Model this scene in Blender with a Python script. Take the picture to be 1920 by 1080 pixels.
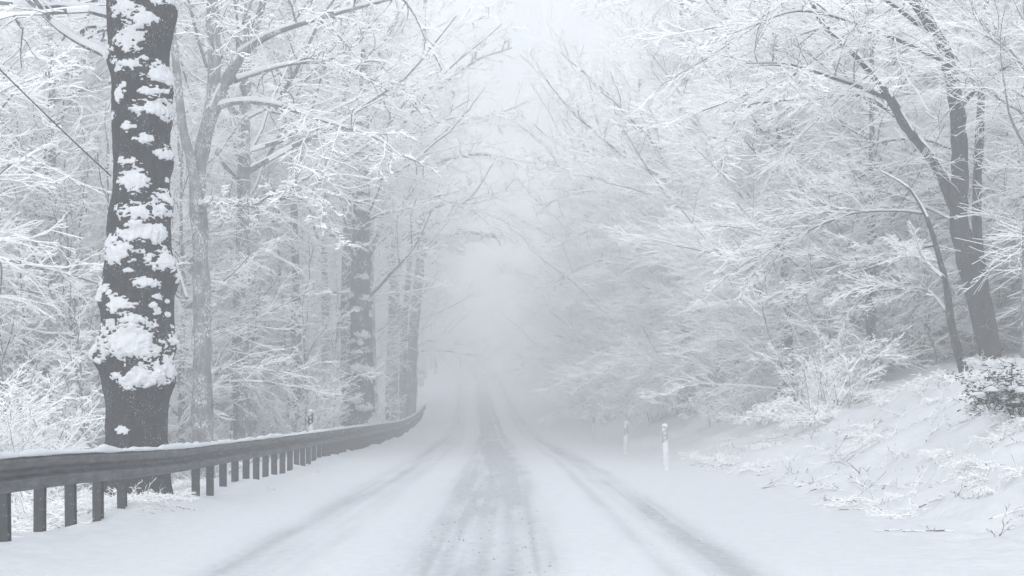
import bpy, math, random
import numpy as np

# ------------------------------------------------------------------ camera, sky, light
SC = bpy.context.scene
COL = SC.collection
for o in list(bpy.data.objects):
    bpy.data.objects.remove(o)

F = 3600.0          # focal length in photo pixels (1920 wide)
YH = 768.0          # photo row of the horizon
CH = 1.30           # camera height in metres
cam_d = bpy.data.cameras.new('camera')
cam = bpy.data.objects.new('camera', cam_d)
COL.objects.link(cam)
cam.location = (0, 0, CH)
cam.rotation_euler = (math.radians(90), 0, 0)
cam_d.sensor_width = 36.0
cam_d.lens = 36.0 * F / 1920.0
cam_d.shift_y = (YH - 540.0) / 1920.0
cam_d.clip_start = 0.1
cam_d.clip_end = 3000
SC.camera = cam

world = bpy.data.worlds.new('World')
SC.world = world
world.use_nodes = True
wn = world.node_tree
wn.nodes.clear()
w_out = wn.nodes.new('ShaderNodeOutputWorld')
w_bg = wn.nodes.new('ShaderNodeBackground')
w_sky = wn.nodes.new('ShaderNodeTexSky')
w_sky.sky_type = 'NISHITA'
w_sky.sun_disc = False
w_sky.sun_elevation = math.radians(29)
w_sky.sun_rotation = math.radians(192)
w_sky.dust_density = 6.0
w_mix = wn.nodes.new('ShaderNodeMix')
w_mix.data_type = 'RGBA'
w_mix.inputs[0].default_value = 0.88            # closed cloud deck over the clear sky
w_mix.inputs[7].default_value = (5.85, 6.27, 6.74, 1)
wn.links.new(w_sky.outputs[0], w_mix.inputs[6])
wn.links.new(w_mix.outputs[2], w_bg.inputs[0])
w_bg.inputs[1].default_value = 0.105
wn.links.new(w_bg.outputs[0], w_out.inputs[0])

sun_d = bpy.data.lights.new('sun', 'SUN')
sun = bpy.data.objects.new('sun', sun_d)
COL.objects.link(sun)
sun_d.energy = 1.5
sun_d.angle = math.radians(75)
sun_d.color = (1.0, 0.997, 0.99)
from mathutils import Vector
_el, _az = math.radians(29), math.radians(192)        # veiled sun behind the viewer
sun.rotation_euler = (-Vector((math.sin(_az) * math.cos(_el), math.cos(_az) * math.cos(_el), math.sin(_el)))).to_track_quat('-Z', 'Y').to_euler()

SC.view_settings.view_transform = 'Standard'
SC.view_settings.look = 'None'
SC.view_settings.gamma = 1.0
SC.view_settings.exposure = 1.08
SC.view_settings.use_curve_mapping = False
SC.render.engine = 'CYCLES'
cy = SC.cycles
cy.max_bounces = 6
cy.diffuse_bounces = 4
cy.glossy_bounces = 2
cy.transmission_bounces = 2
cy.volume_bounces = 1
cy.use_adaptive_sampling = True
cy.adaptive_threshold = 0.03
cy.adaptive_min_samples = 16
cy.transparent_max_bounces = 4
cy.use_denoising = True
cy.sample_clamp_indirect = 8.0

FOG = 0.0076

# ------------------------------------------------------------------ numeric helpers
def smooth(a, b, x):
    t = np.clip((np.asarray(x, float) - a) / (b - a), 0, 1)
    return t * t * (3 - 2 * t)

def _hash(ix, iy, iz, seed):
    h = (ix.astype(np.int64) * 374761393 + iy.astype(np.int64) * 668265263 + iz.astype(np.int64) * 2147483647 + seed * 974711) & 0xffffffff
    h = ((h ^ (h >> 13)) * 1274126177) & 0xffffffff
    h = (h ^ (h >> 16)) & 0xffffffff
    return h / 4294967295.0

def noise3(x, y, z, seed=0):
    x, y, z = np.broadcast_arrays(np.asarray(x, float), np.asarray(y, float), np.asarray(z, float))
    ix, iy, iz = np.floor(x), np.floor(y), np.floor(z)
    fx, fy, fz = x - ix, y - iy, z - iz
    fx, fy, fz = [f * f * (3 - 2 * f) for f in (fx, fy, fz)]
    r = 0
    for dx in (0, 1):
        for dy in (0, 1):
            for dz in (0, 1):
                w = (fx if dx else 1 - fx) * (fy if dy else 1 - fy) * (fz if dz else 1 - fz)
                r = r + w * _hash(ix + dx, iy + dy, iz + dz, seed)
    return r * 2 - 1

def fbm(x, y, z, octv=3, seed=0):
    r, a = 0, 1.0
    for k in range(octv):
        r = r + a * noise3(np.asarray(x) * 2 ** k, np.asarray(y) * 2 ** k, np.asarray(z) * 2 ** k, seed + k)
        a *= 0.5
    return r

def nrm(v):
    return v / np.maximum(np.linalg.norm(v, axis=-1, keepdims=True), 1e-9)

def px(x, y, d):
    """photo pixel at a known distance -> world point"""
    return np.array(((x - 960.0) / F * d, d, CH + (YH - y) / F * d))

# ------------------------------------------------------------------ the lie of the land
def cxr(d):
    """sideways drift of the road as it bends left"""
    s = np.maximum(np.asarray(d, float) - 40.0, 0)
    return -0.0085 * s - 0.0000675 * s * s

def z0(d):
    d = np.asarray(d, float)
    return np.where(d < 80, 0, np.where(d < 140, (d - 80) ** 2 / 120.0 * 0.046, 1.38 + 0.046 * (d - 140)))

_RU = np.array([-200, -90, -60, -30, -14, -8.5, -5.6, -5.0, -3.0, 3.0, 4.3, 5.0, 5.8, 7.0, 8.5, 11, 16, 25, 45, 90, 200.])
_RZ = np.array([6.0, 2.5, 1.0, -.6, -1.0, -.75, -.10, 0.0, 0.0, 0.0, 0.03, .16, .45, 1.0, 1.6, 2.35, 3.3, 4.6, 7.0, 10., 14.])

def base_z(x, y):
    x = np.asarray(x, float); y = np.asarray(y, float)
    u = x - cxr(y)
    wob = 0.35 * noise3(y * 0.11, 0, 0, 5) * smooth(3.2, 6, np.abs(u))
    uu = u + wob
    z = (np.interp(uu - .25, _RU, _RZ) + np.interp(uu, _RU, _RZ) * 2 + np.interp(uu + .25, _RU, _RZ)) / 4
    z = z + .10 * smooth(27, 17, y) * smooth(-3.3, -4.3, u) + .05 * np.exp(-((u + 4.62) / .35) ** 2) * (1 + .6 * noise3(y * .8, 2, 0, 8))
    rough = smooth(3.4, 6.0, np.abs(u))
    z = z + rough * (0.17 * fbm(x * .7, y * .5, 0, 3, 11)) + 0.018 * fbm(x * .8, y * .35, 0, 2, 3)
    return z + z0(y)

def gz(x, y):
    return float(base_z(np.array([x]), np.array([y]))[0])

# ------------------------------------------------------------------ materials
def mat(name, rough=0.9):
    m = bpy.data.materials.new(name)
    m.use_nodes = True
    nt = m.node_tree
    b = nt.nodes['Principled BSDF']
    b.inputs['Roughness'].default_value = rough
    b.inputs['Specular IOR Level'].default_value = 0.2
    return m, nt, b

def N(nt, t, **kw):
    n = nt.nodes.new(t)
    for k, v in kw.items():
        setattr(n, k, v)
    return n

def ramp(nt, src, stops):
    r = N(nt, 'ShaderNodeValToRGB')
    el = r.color_ramp.elements
    while len(el) < len(stops):
        el.new(0.5)
    for e, (p, c) in zip(el, stops):
        e.position = p
        e.color = c if len(c) == 4 else (*c, 1)
    nt.links.new(src, r.inputs[0])
    return r

def noise_node(nt, scale, detail=4, coord='Object', stretch=None, rough=.55):
    tc = N(nt, 'ShaderNodeTexCoord')
    n = N(nt, 'ShaderNodeTexNoise')
    n.inputs['Scale'].default_value = scale
    n.inputs['Detail'].default_value = detail
    n.inputs['Roughness'].default_value = rough
    src = tc.outputs[coord]
    if stretch:
        mp = N(nt, 'ShaderNodeMapping')
        mp.inputs['Scale'].default_value = stretch
        nt.links.new(src, mp.inputs[0]); src = mp.outputs[0]
    nt.links.new(src, n.inputs['Vector'])
    return n

def bump(nt, b, src, strength, dist):
    bp = N(nt, 'ShaderNodeBump')
    bp.inputs['Strength'].default_value = strength
    bp.inputs['Distance'].default_value = dist
    nt.links.new(src, bp.inputs['Height'])
    nt.links.new(bp.outputs[0], b.inputs['Normal'])

SNOWC = (0.945, 0.955, 0.965, 1)

def make_snow(name, scale=18, bs=.35, bd=.02, c0=(.80, .82, .85), c1=(.87, .885, .905)):
    m, nt, b = mat(name, .85)
    n = noise_node(nt, scale, 5)
    r = ramp(nt, n.outputs[0], [(.25, c0), (.7, c1)])
    nt.links.new(r.outputs[0], b.inputs['Base Color'])
    bump(nt, b, n.outputs[0], bs, bd)
    return m
M_SNOW = make_snow('snow', 18, .35, .02, (.62, .637, .663), (.71, .725, .747))
M_GROUND = make_snow('snow_cover_ground', 5, .6, .05, (.60, .617, .643), (.68, .694, .716))

def simple_snow():
    m, nt, b = mat('branch_snow', .9)
    b.inputs['Base Color'].default_value = SNOWC
    return m
M_TSNOW = simple_snow()

def make_bark(name, dark, light, dust, vs=9.0, dust_scale=26):
    """ridged bark with a powder of wind-blown snow stuck to it"""
    m, nt, b = mat(name, .92)
    n = noise_node(nt, vs, 6, stretch=(1, 1, .18), rough=.65)
    r = ramp(nt, n.outputs[0], [(.3, dark), (.72, light)])
    d = noise_node(nt, dust_scale, 5, rough=.7, stretch=(1, 1, .5))
    dm = ramp(nt, d.outputs[0], [(dust, (0, 0, 0)), (dust + .05, (1, 1, 1))])
    big = noise_node(nt, 2.2, 3)
    bm = ramp(nt, big.outputs[0], [(.42, (0, 0, 0)), (.62, (1, 1, 1))])
    mul = N(nt, 'ShaderNodeMath', operation='MULTIPLY')
    nt.links.new(dm.outputs[0], mul.inputs[0]); nt.links.new(bm.outputs[0], mul.inputs[1])
    mx = N(nt, 'ShaderNodeMix', data_type='RGBA')
    nt.links.new(mul.outputs[0], mx.inputs[0])
    nt.links.new(r.outputs[0], mx.inputs[6])
    mx.inputs[7].default_value = (.8, .82, .85, 1)
    nt.links.new(mx.outputs[2], b.inputs['Base Color'])
    bump(nt, b, n.outputs[0], 1.0, .05)
    return m
M_BARK = make_bark('old_bark', (.002, .0024, .003), (.032, .034, .037), .595, vs=15, dust_scale=64)
M_BARK2 = make_bark('grey_bark', (.10, .104, .11), (.27, .28, .29), .50, dust_scale=30)
M_BARKD = make_bark('dark_bark', (.012, .013, .014), (.05, .052, .056), .60, dust_scale=40)
M_BARK3 = make_bark('dark_smooth_bark', (.05, .052, .055), (.14, .145, .15), .54, dust_scale=30)

def flat(name, c, rough=.6, var=.12, scale=12):
    m, nt, b = mat(name, rough)
    n = noise_node(nt, scale, 4)
    r = ramp(nt, n.outputs[0], [(.3, tuple(v * (1 - var) for v in c)), (.7, tuple(min(1, v * (1 + var)) for v in c))])
    nt.links.new(r.outputs[0], b.inputs['Base Color'])
    return m
def twigbark():
    m, nt, b = mat('twig_bark', .9)
    n = noise_node(nt, 14, 3)
    r = ramp(nt, n.outputs[0], [(.38, (.10, .104, .11)), (.62, (.30, .31, .32))])
    nt.links.new(r.outputs[0], b.inputs['Base Color'])
    return m
M_TWIG = twigbark()
M_FROST = flat('frosted_twig', (.76, .775, .79), .9, .3, 20)

def steel():
    m, nt, b = mat('weathered_zinc', .55)
    n = noise_node(nt, 6, 6, stretch=(1, .35, 2.0), rough=.7)
    r = ramp(nt, n.outputs[0], [(.3, (.040, .043, .047)), (.7, (.085, .090, .097))])
    nt.links.new(r.outputs[0], b.inputs['Base Color'])
    b.inputs['Metallic'].default_value = .25
    rr = ramp(nt, n.outputs[0], [(.3, (.75,) * 3), (.7, (.45,) * 3)])
    nt.links.new(rr.outputs[0], b.inputs['Roughness'])
    bump(nt, b, n.outputs[0], .15, .004)
    return m
M_STEEL = steel()

def post_steel():
    m, nt, b = mat('post_steel', .7)
    n = noise_node(nt, 16, 5, rough=.7)
    r = ramp(nt, n.outputs[0], [(.3, (.022, .024, .026)), (.64, (.060, .064, .068)), (.68, (.5, .51, .53))])
    nt.links.new(r.outputs[0], b.inputs['Base Color'])
    return m
M_POST = post_steel()

M_WHITE = flat('delineator_white_plastic', (.66, .68, .70), .5)
M_GREYB = flat('frosted_grey_band', (.36, .38, .40), .6, .3, 30)
M_BLACK = flat('black_band', (.03, .032, .035), .5, .3, 30)
M_REFL = flat('reflector', (.62, .63, .65), .25)
M_WIRE = flat('wire', (.03, .03, .032), .6)
M_LEAF = flat('evergreen_leaf', (.028, .036, .03), .6, .4)
M_STICK = flat('dead_wood', (.06, .058, .056), .9, .4, 20)
M_SLUSH = flat('slush', (.40, .41, .425), .7, .3, 40)
M_FLAKE = flat('snowflake', (.85, .87, .9), .9, .02)

def road_mat():
    m, nt, b = mat('driven_snow', .8)
    at = N(nt, 'ShaderNodeAttribute', attribute_name='packed')
    n = noise_node(nt, 9, 7, rough=.72, stretch=(1, .45, 1))
    n2 = noise_node(nt, 1.1, 4, stretch=(1, .22, 1))
    # ragged edge of the packed strips
    ad = N(nt, 'ShaderNodeMath', operation='MULTIPLY_ADD')
    nt.links.new(n2.outputs[0], ad.inputs[0]); ad.inputs[1].default_value = .36; ad.inputs[2].default_value = -.18
    a2 = N(nt, 'ShaderNodeMath', operation='ADD')
    nt.links.new(at.outputs['Fac'], a2.inputs[0]); nt.links.new(ad.outputs[0], a2.inputs[1])
    a3 = N(nt, 'ShaderNodeMath', operation='MULTIPLY', use_clamp=True)
    nt.links.new(a2.outputs[0], a3.inputs[0]); nt.links.new(at.outputs['Fac'], a3.inputs[1])
    fresh = ramp(nt, n.outputs[0], [(.3, (.61, .627, .653)), (.7, (.68, .694, .716))])
    dirty = ramp(nt, n.outputs[0], [(.28, (.37, .385, .41)), (.55, (.45, .465, .49)), (.74, (.57, .585, .61))])
    mx = N(nt, 'ShaderNodeMix', data_type='RGBA')
    nt.links.new(a3.outputs[0], mx.inputs[0])
    nt.links.new(fresh.outputs[0], mx.inputs[6]); nt.links.new(dirty.outputs[0], mx.inputs[7])
    nt.links.new(mx.outputs[2], b.inputs['Base Color'])
    bump(nt, b, n.outputs[0], .45, .03)
    return m
M_ROAD = road_mat()

# ------------------------------------------------------------------ mesh / object helpers
def mk_mesh(name, V, faces, mats, midx=None, smoothf=False):
    """faces: list of int arrays (n,3) or (n,4)"""
    me = bpy.data.meshes.new(name)
    V = np.asarray(V, np.float32)
    faces = [np.asarray(f, np.int32) for f in faces if len(f)]
    me.vertices.add(len(V)); me.vertices.foreach_set('co', V.ravel())
    nl = sum(f.size for f in faces); npoly = sum(len(f) for f in faces)
    me.loops.add(nl); me.polygons.add(npoly)
    me.loops.foreach_set('vertex_index', np.concatenate([f.ravel() for f in faces]))
    tot = np.concatenate([np.full(len(f), f.shape[1], np.int32) for f in faces])
    st = np.concatenate([[0], np.cumsum(tot)[:-1]]).astype(np.int32)
    me.polygons.foreach_set('loop_start', st)
    try:
        me.polygons.foreach_set('loop_total', tot)
    except Exception:
        pass
    for m in mats:
        me.materials.append(m)
    if midx is not None:
        me.polygons.foreach_set('material_index', np.asarray(midx, np.int32))
    me.polygons.foreach_set('use_smooth', np.full(npoly, bool(smoothf)))
    me.update(calc_edges=True)
    return me

def link(name, me, parent=None):
    o = bpy.data.objects.new(name, me)
    COL.objects.link(o)
    if parent is not None:
        o.parent = parent
    return o

def tag(o, label=None, cat=None, group=None, kind=None):
    if label: o['label'] = label
    if cat: o['category'] = cat
    if group: o['group'] = group
    if kind: o['kind'] = kind
    return o

def empty(name, loc, label, cat, group=None):
    o = link(name, None)
    o.location = loc
    return tag(o, label, cat, group)

def grid_faces(nr, nc, wrap=False):
    r = np.arange(nr - 1)[:, None]; c = np.arange(nc if wrap else nc - 1)[None, :]
    c1 = (c + 1) % nc
    a = r * nc + c; b = r * nc + c1; d = (r + 1) * nc + c; e = (r + 1) * nc + c1
    return np.stack([a, b, e, d], -1).reshape(-1, 4)

class Parts:
    """collects pieces into one mesh"""
    def __init__(s):
        s.V, s.F3, s.F4, s.M3, s.M4, s.n = [], [], [], [], [], 0
    def add(s, V, F, m=0):
        F = np.asarray(F, np.int64) + s.n
        mi = np.full(len(F), m) if np.isscalar(m) else np.asarray(m)
        (s.F3 if F.shape[1] == 3 else s.F4).append(F); (s.M3 if F.shape[1] == 3 else s.M4).append(mi)
        s.V.append(np.asarray(V, float).reshape(-1, 3)); s.n += len(s.V[-1])
    def box(s, c, h, m=0, rz=0.0):
        c = np.array(c, float); v = np.array([(i, j, k) for i in (-1, 1) for j in (-1, 1) for k in (-1, 1)], float) * np.array(h)
        ca, sa = math.cos(rz), math.sin(rz)
        v = np.stack([v[:, 0] * ca - v[:, 1] * sa, v[:, 0] * sa + v[:, 1] * ca, v[:, 2]], -1) + c
        s.add(v, [(0, 1, 3, 2), (4, 6, 7, 5), (0, 4, 5, 1), (2, 3, 7, 6), (0, 2, 6, 4), (1, 5, 7, 3)], m)
    def mesh(s, name, mats, smoothf=False, off=(0, 0, 0)):
        mats = list(mats) + ([M_FROST] if len(mats) == 2 else [])
        F, Mi = [], []
        if s.F4: F.append(np.concatenate(s.F4)); Mi.append(np.concatenate(s.M4))
        if s.F3: F.append(np.concatenate(s.F3)); Mi.append(np.concatenate(s.M3))
        return mk_mesh(name, np.concatenate(s.V) - np.array(off), F, mats, np.concatenate(Mi), smoothf)

UP = np.array([0, 0, 1.0])

def tubes(parts, P, R, S, k):
    """tubes along polylines P[B,n,3]; snow of thickness S lies on the upper side (material 1), bark below (0)"""
    P = np.asarray(P, float); B, n, _ = P.shape
    T = np.empty_like(P); T[:, 1:-1] = P[:, 2:] - P[:, :-2]; T[:, 0] = P[:, 1] - P[:, 0]; T[:, -1] = P[:, -1] - P[:, -2]
    T = nrm(T)
    side = np.cross(T, UP)
    sl = np.linalg.norm(side, axis=-1, keepdims=True)
    side = nrm(side + np.array([1.0, 0.2, 0]) * np.clip(.25 - sl, 0, 1) * 3)
    side = nrm(side - T * (side * T).sum(-1, keepdims=True))
    u = np.cross(side, T)
    hor = np.clip(np.sqrt(np.maximum(1 - T[..., 2] ** 2, 0)), 0, 1)
    S = S * hor ** 1.3
    R_ = R[..., None]; S_ = S[..., None]
    W = R_ + .35 * S_
    if k == 3:
        pr = [(-W, -R_), (W, -R_), (0 * W, R_ + S_)]; snowf = [0, 1, 1]
    elif k == 4:
        pr = [(0 * W, -R_), (W, -.25 * R_), (0 * W, R_ + S_), (-W, -.25 * R_)]; snowf = [0, 1, 1, 0]
    else:
        pr, snowf = [], []
        for j in range(k):
            a = -math.pi / 2 + 2 * math.pi * j / k
            ca, sa = math.cos(a), math.sin(a)
            lift = max(sa, 0) ** .6
            pr.append((ca * (R_ + .25 * S_ * (1 if sa > -.1 else 0)), sa * R_ + S_ * lift))
            am = a + math.pi / k
            snowf.append(1 if math.sin(am) > -.05 else 0)
    if k >= 10:
        rj = np.random.default_rng(k + n).normal(0, .075, (k, B, n, 1))
        pr = [(a * (1 + rj[q]), b * (1 + rj[q])) for q, (a, b) in enumerate(pr)]
    V = np.stack([P + side * a + u * b for a, b in pr], 2).reshape(-1, 3)
    b = np.arange(B)[:, None, None]; i = np.arange(n - 1)[None, :, None]; j = np.arange(k)[None, None, :]
    j1 = (j + 1) % k
    base = (b * n + i) * k
    Fq = np.stack([base + j, base + j1, base + k + j1, base + k + j], -1).reshape(-1, 4)
    Sm = (S[:, 1:] + S[:, :-1]) / 2; Rm = (R[:, 1:] + R[:, :-1]) / 2
    on = (Sm > .22 * np.minimum(Rm, .05))[:, :, None]
    if k >= 5:      # steep stems carry snow only along their very top
        hs = (hor[:, 1:] + hor[:, :-1]) / 2
        am = np.sin(-math.pi / 2 + 2 * math.pi * (np.arange(k) + .5) / k)
        jit = np.random.default_rng(B * n + k).random((B, n - 1, k)) * .35
        mi = ((am[None, None, :] > (1.0 - 1.08 * hs)[:, :, None] + jit - .17) & on).astype(int).reshape(-1)
    else:
        mi = (np.array(snowf)[None, None, :] * on).astype(int)
        if k == 3: mi = np.where(mi == 0, 2, mi)
        mi = mi.reshape(-1)
    parts.add(V, Fq, mi)

def grow(rng, P, R, cnt, n, Lf, ang, t0=.15, t1=1., trop=(0., 0.), wob=.12, vert=.3, rk=.6, rmax=.2, rtip=.004, ltap=.5):
    P = np.asarray(P, float); B, m, _ = P.shape
    M = B * cnt
    idx = np.repeat(np.arange(B), cnt)
    t = t0 + (t1 - t0) * ((np.tile(np.arange(cnt), B) + rng.random(M)) / cnt)
    f = t * (m - 1); i = np.minimum(f.astype(int), m - 2); w = (f - i)[:, None]
    A, C = P[idx, i], P[idx, i + 1]
    pos = A * (1 - w) + C * w
    T = nrm(C - A)
    rp = R[idx, i] * (1 - w[:, 0]) + R[idx, i + 1] * w[:, 0]
    Lp = np.linalg.norm(np.diff(P, axis=1), axis=-1).sum(1)[idx]
    side = np.cross(T, UP); sl = np.linalg.norm(side, axis=-1, keepdims=True)
    ph = rng.random(M) * 2 * np.pi + np.tile(np.arange(cnt), B) * 2.4
    rnd = np.stack([np.cos(ph), np.sin(ph), 0 * ph], -1)
    side = np.where(sl > .4, nrm(side) * np.where(rng.random(M) > .5, 1, -1)[:, None], rnd)
    Nn = nrm(side + UP * rng.normal(0, vert, M)[:, None])
    a = (ang * (.7 + .6 * rng.random(M)))[:, None]
    D = nrm(T * np.cos(a) + Nn * np.sin(a))
    L = Lp * Lf * (1 - ltap * t) * (.55 + .9 * rng.random(M))
    seg = (L / (n - 1))[:, None]
    Q = np.empty((M, n, 3)); Q[:, 0] = pos
    for s in range(n - 1):
        Q[:, s + 1] = Q[:, s] + D * seg
        tr = trop[0] + (trop[1] - trop[0]) * s / max(n - 2, 1)
        D = nrm(D + UP * tr + rng.normal(0, wob, (M, 3)))
    rs = np.maximum(np.minimum(rp * rk, rmax), rtip)
    Rr = rs[:, None] + (rtip - rs)[:, None] * np.linspace(0, 1, n)[None, :] ** .8
    return Q, Rr

def snow_on(rng, R, base, k, jit=.5):
    return (base + k * R) * (1 - jit + 2 * jit * rng.random(R.shape))

def catmull(pts, n):
    pts = np.asarray(pts, float)
    if len(pts) == 2:
        t = np.linspace(0, 1, n)[:, None]
        return pts[0] * (1 - t) + pts[1] * t
    Pp = np.vstack([2 * pts[0] - pts[1], pts, 2 * pts[-1] - pts[-2]])
    seg = np.linalg.norm(np.diff(pts, axis=0), axis=1); cum = np.concatenate([[0], np.cumsum(seg)]); cum /= cum[-1]
    out = []
    for t in np.linspace(0, 1, n):
        i = min(np.searchsorted(cum, t, side='right') - 1, len(pts) - 2); i = max(i, 0)
        w = (t - cum[i]) / max(cum[i + 1] - cum[i], 1e-9)
        p0, p1, p2, p3 = Pp[i], Pp[i + 1], Pp[i + 2], Pp[i + 3]
        out.append(.5 * (2 * p1 + (p2 - p0) * w + (2 * p0 - 5 * p1 + 4 * p2 - p3) * w * w + (3 * p1 - p0 - 3 * p2 + p3) * w ** 3))
    return np.array(out)

# ------------------------------------------------------------------ ground and road
def build_ground():
    us = np.concatenate([np.linspace(-220, -40, 25)[:-1], np.linspace(-40, -12, 40)[:-1], np.linspace(-12, -3, 60)[:-1],
                         np.linspace(-3, 3, 25)[:-1], np.linspace(3, 14, 110)[:-1], np.linspace(14, 40, 40)[:-1], np.linspace(40, 220, 25)])
    ys = np.concatenate([np.linspace(-30, 8, 16)[:-1], 8 * (70 / 8.) ** np.linspace(0, 1, 220)[:-1], 70 * (1000 / 70.) ** np.linspace(0, 1, 110)])
    U, Y = np.meshgrid(us, ys)
    X = U + cxr(np.minimum(Y, 420))
    Z = base_z(X, np.minimum(Y, 420)) + np.maximum(Y - 420, 0) * .03
    Z = Z - .14 * smooth(.15, .6, np.minimum(U + 3.6, 3.0 - U)) * (Y < 418)
    # fine lumps of the near bank and verge
    lump = .085 * fbm(X * 2.0, Y * 1.5, 0, 3, 21) * smooth(3.3, 5.2, np.abs(U)) * smooth(120, 40, Y)
    Z = Z + lump
    me = mk_mesh('snow_ground', np.stack([X, Y, Z], -1).reshape(-1, 3), [grid_faces(len(ys), len(us))], [M_GROUND], smoothf=True)
    tag(link('snow_ground', me), kind='structure')

def rut(u, c, w):
    return np.exp(-((u - c) / w) ** 2)

def build_road():
    us = np.linspace(-3.6, 3.0, 124)
    ys = np.concatenate([np.linspace(-28, 12, 20)[:-1], 12 * (418 / 12.) ** np.linspace(0, 1, 470)])
    U, Y = np.meshgrid(us, ys)
    wig = .10 * noise3(Y * .018, 3, 0, 31) + .02 * noise3(Y * .12, 7, 0, 32)
    Uw = U + wig
    left = .62 * rut(Uw, -2.35, .40) + .3 * rut(Uw, -1.8, .2)
    mid = .78 * rut(Uw, -.52, .52) + .62 * rut(Uw, .18, .26) + .22 * rut(Uw, -.5, 1.1)
    right = .9 * rut(Uw, 1.74, .32) + .5 * rut(Uw, 1.22, .15)
    ridge = .6 * rut(Uw, -.12, .07) + .6 * rut(Uw, 1.42, .06) + .5 * rut(Uw, -1.6, .3) + .5 * rut(Uw, .75, .3)
    depth = .042 * left + .030 * mid + .045 * right - .016 * ridge
    grain = (.012 * fbm(U * 7, Y * 3.2, 0, 3, 41) + .008 * noise3(U * 22, Y * 9, 0, 45)) * (.35 + np.clip(mid, 0, 1)) * smooth(60, 15, Y)
    edge = smooth(0, .5, np.minimum(U + 3.6, 3.0 - U))
    X = U + cxr(Y)
    Z = base_z(X, Y) + .010 - (depth * .9 - grain) * edge
    streak = 1 + .35 * noise3(U * 5, Y * .05, 0, 61) + .25 * noise3(U * 14, Y * .12, 0, 62) + .2 * noise3(U * 2.5, Y * .4, 0, 63)
    me = mk_mesh('road', np.stack([X, Y, Z], -1).reshape(-1, 3), [grid_faces(len(ys), len(us))], [M_ROAD], smoothf=True)
    a = me.attributes.new('packed', 'FLOAT', 'POINT')
    pk = np.clip((1.15 * left + 1.15 * mid + 1.0 * right) * streak, 0, 1.25)
    a.data.foreach_set('value', pk.astype(np.float32).ravel())
    tag(link('road', me), kind='structure')

build_ground()
build_road()

# ------------------------------------------------------------------ guard rail
def rail_x(d):
    return cxr(d) - 4.60

def rail_z(d):
    return z0(d) + .10 * smooth(27, 17, d) + .035

def build_rail():
    root = empty('guard_rail', (rail_x(9), 9, 0), 'dark steel guard rail with a cap of snow along the left edge of the road', 'guard rail')
    ox, oy, oz = root.location
    prof = np.array([(.000, .735), (.010, .748), (.022, .742), (.088, .706), (.096, .694), (.096, .640), (.086, .628), (.012, .600), (.006, .588),
                     (.006, .566), (.012, .554), (.086, .526), (.096, .512), (.096, .460), (.088, .446), (.020, .412), (.008, .408), (.0, .418)])
    th = .006
    inner = prof.copy(); inner[:, 0] -= th; inner = inner[::-1]
    ring = np.vstack([prof, inner]); k = len(ring)
    # beam sections, each 4 m with a lap joint
    d = 9.0; q = 0
    while d < 128:
        ds = np.linspace(d, min(d + 4.12, 129), 7)
        off = .004 if q % 2 else 0.0
        V = []
        for dd in ds:
            x, z = float(rail_x(dd)), float(rail_z(dd))
            V.append(np.stack([x + .03 + off + ring[:, 0], np.full(k, dd), z + ring[:, 1] ], -1))
        p = Parts(); p.add(np.concatenate(V), grid_faces(len(ds), k, True))
        # bolt heads at the joint
        for bz in (.67, .49):
            p.box((V[1][0][0] + .083, ds[0] + .06, V[0][0][2] - .735 + bz), (.010, .014, .014))
        link('beam', p.mesh('beam', [M_STEEL], False, (ox, oy, oz)), root)
        d += 4.0; q += 1
    # posts: rolled C sections
    pp = Parts()
    w, dp, t = .055, .050, .006
    sec = np.array([(-dp, -w), (dp, -w), (dp, -w + t), (-dp + t, -w + t), (-dp + t, w - t), (dp, w - t), (dp, w), (-dp, w)])
    lo = np.concatenate([sec, np.full((8, 1), -.75)], 1); hi = np.concatenate([sec, np.full((8, 1), .70)], 1)
    pp.add(np.vstack([lo, hi]), grid_faces(2, 8, True))
    pp.add(hi, [(0, 1, 2, 3), (0, 3, 4, 7), (4, 5, 6, 7)])
    pp.box((dp + .012, 0, .58), (.011, .045, .10))          # spacer bracket behind the beam
    post_me = pp.mesh('post', [M_POST])
    rng = random.Random(4)
    d = 9.6
    while d < 128:
        if 23.3 < d < 27.4: d += 1.333; continue
        o = link('post', post_me, root)
        x = float(rail_x(d)); o.location = (x - .055 - ox, d - oy, float(rail_z(d)) - oz - .01)
        o.rotation_euler = (rng.uniform(-.012, .012), rng.uniform(-.012, .012), math.radians(rng.uniform(-3, 3)) - .06)
        d += 1.333
    # snow lying along the top edge
    ds = np.concatenate([np.arange(9, 70, .06), np.arange(70, 129, .2)])
    nx = 9
    V = []
    for q, dd in enumerate(ds):
        pass
    xs = rail_x(ds); zs = rail_z(ds)
    hgt = .042 + .020 * fbm(ds * 1.3, 0, 0, 3, 51) + .010 * noise3(ds * 6, 0, 0, 55)
    hgt = np.maximum(hgt, .012)
    wd = .056 + .012 * noise3(ds * 1.1, 4, 0, 53)
    lean = .012 * noise3(ds * .9, 9, 0, 57)
    ang = np.linspace(-.25, math.pi + .25, nx)
    X = xs[:, None] + .060 + lean[:, None] + wd[:, None] * np.cos(ang)[None, :]
    Zt = zs[:, None] + .742 + hgt[:, None] * np.sin(ang)[None, :] * (1 + .15 * noise3(ds[:, None] * 9, ang[None, :] * 2, 0, 59))
    Y = np.repeat(ds[:, None], nx, 1)
    me = mk_mesh('snow_cap', np.stack([X - ox, Y - oy, Zt - oz], -1).reshape(-1, 3), [grid_faces(len(ds), nx, True)], [M_SNOW], smoothf=True)
    link('snow_cap', me, root)
build_rail()

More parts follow.
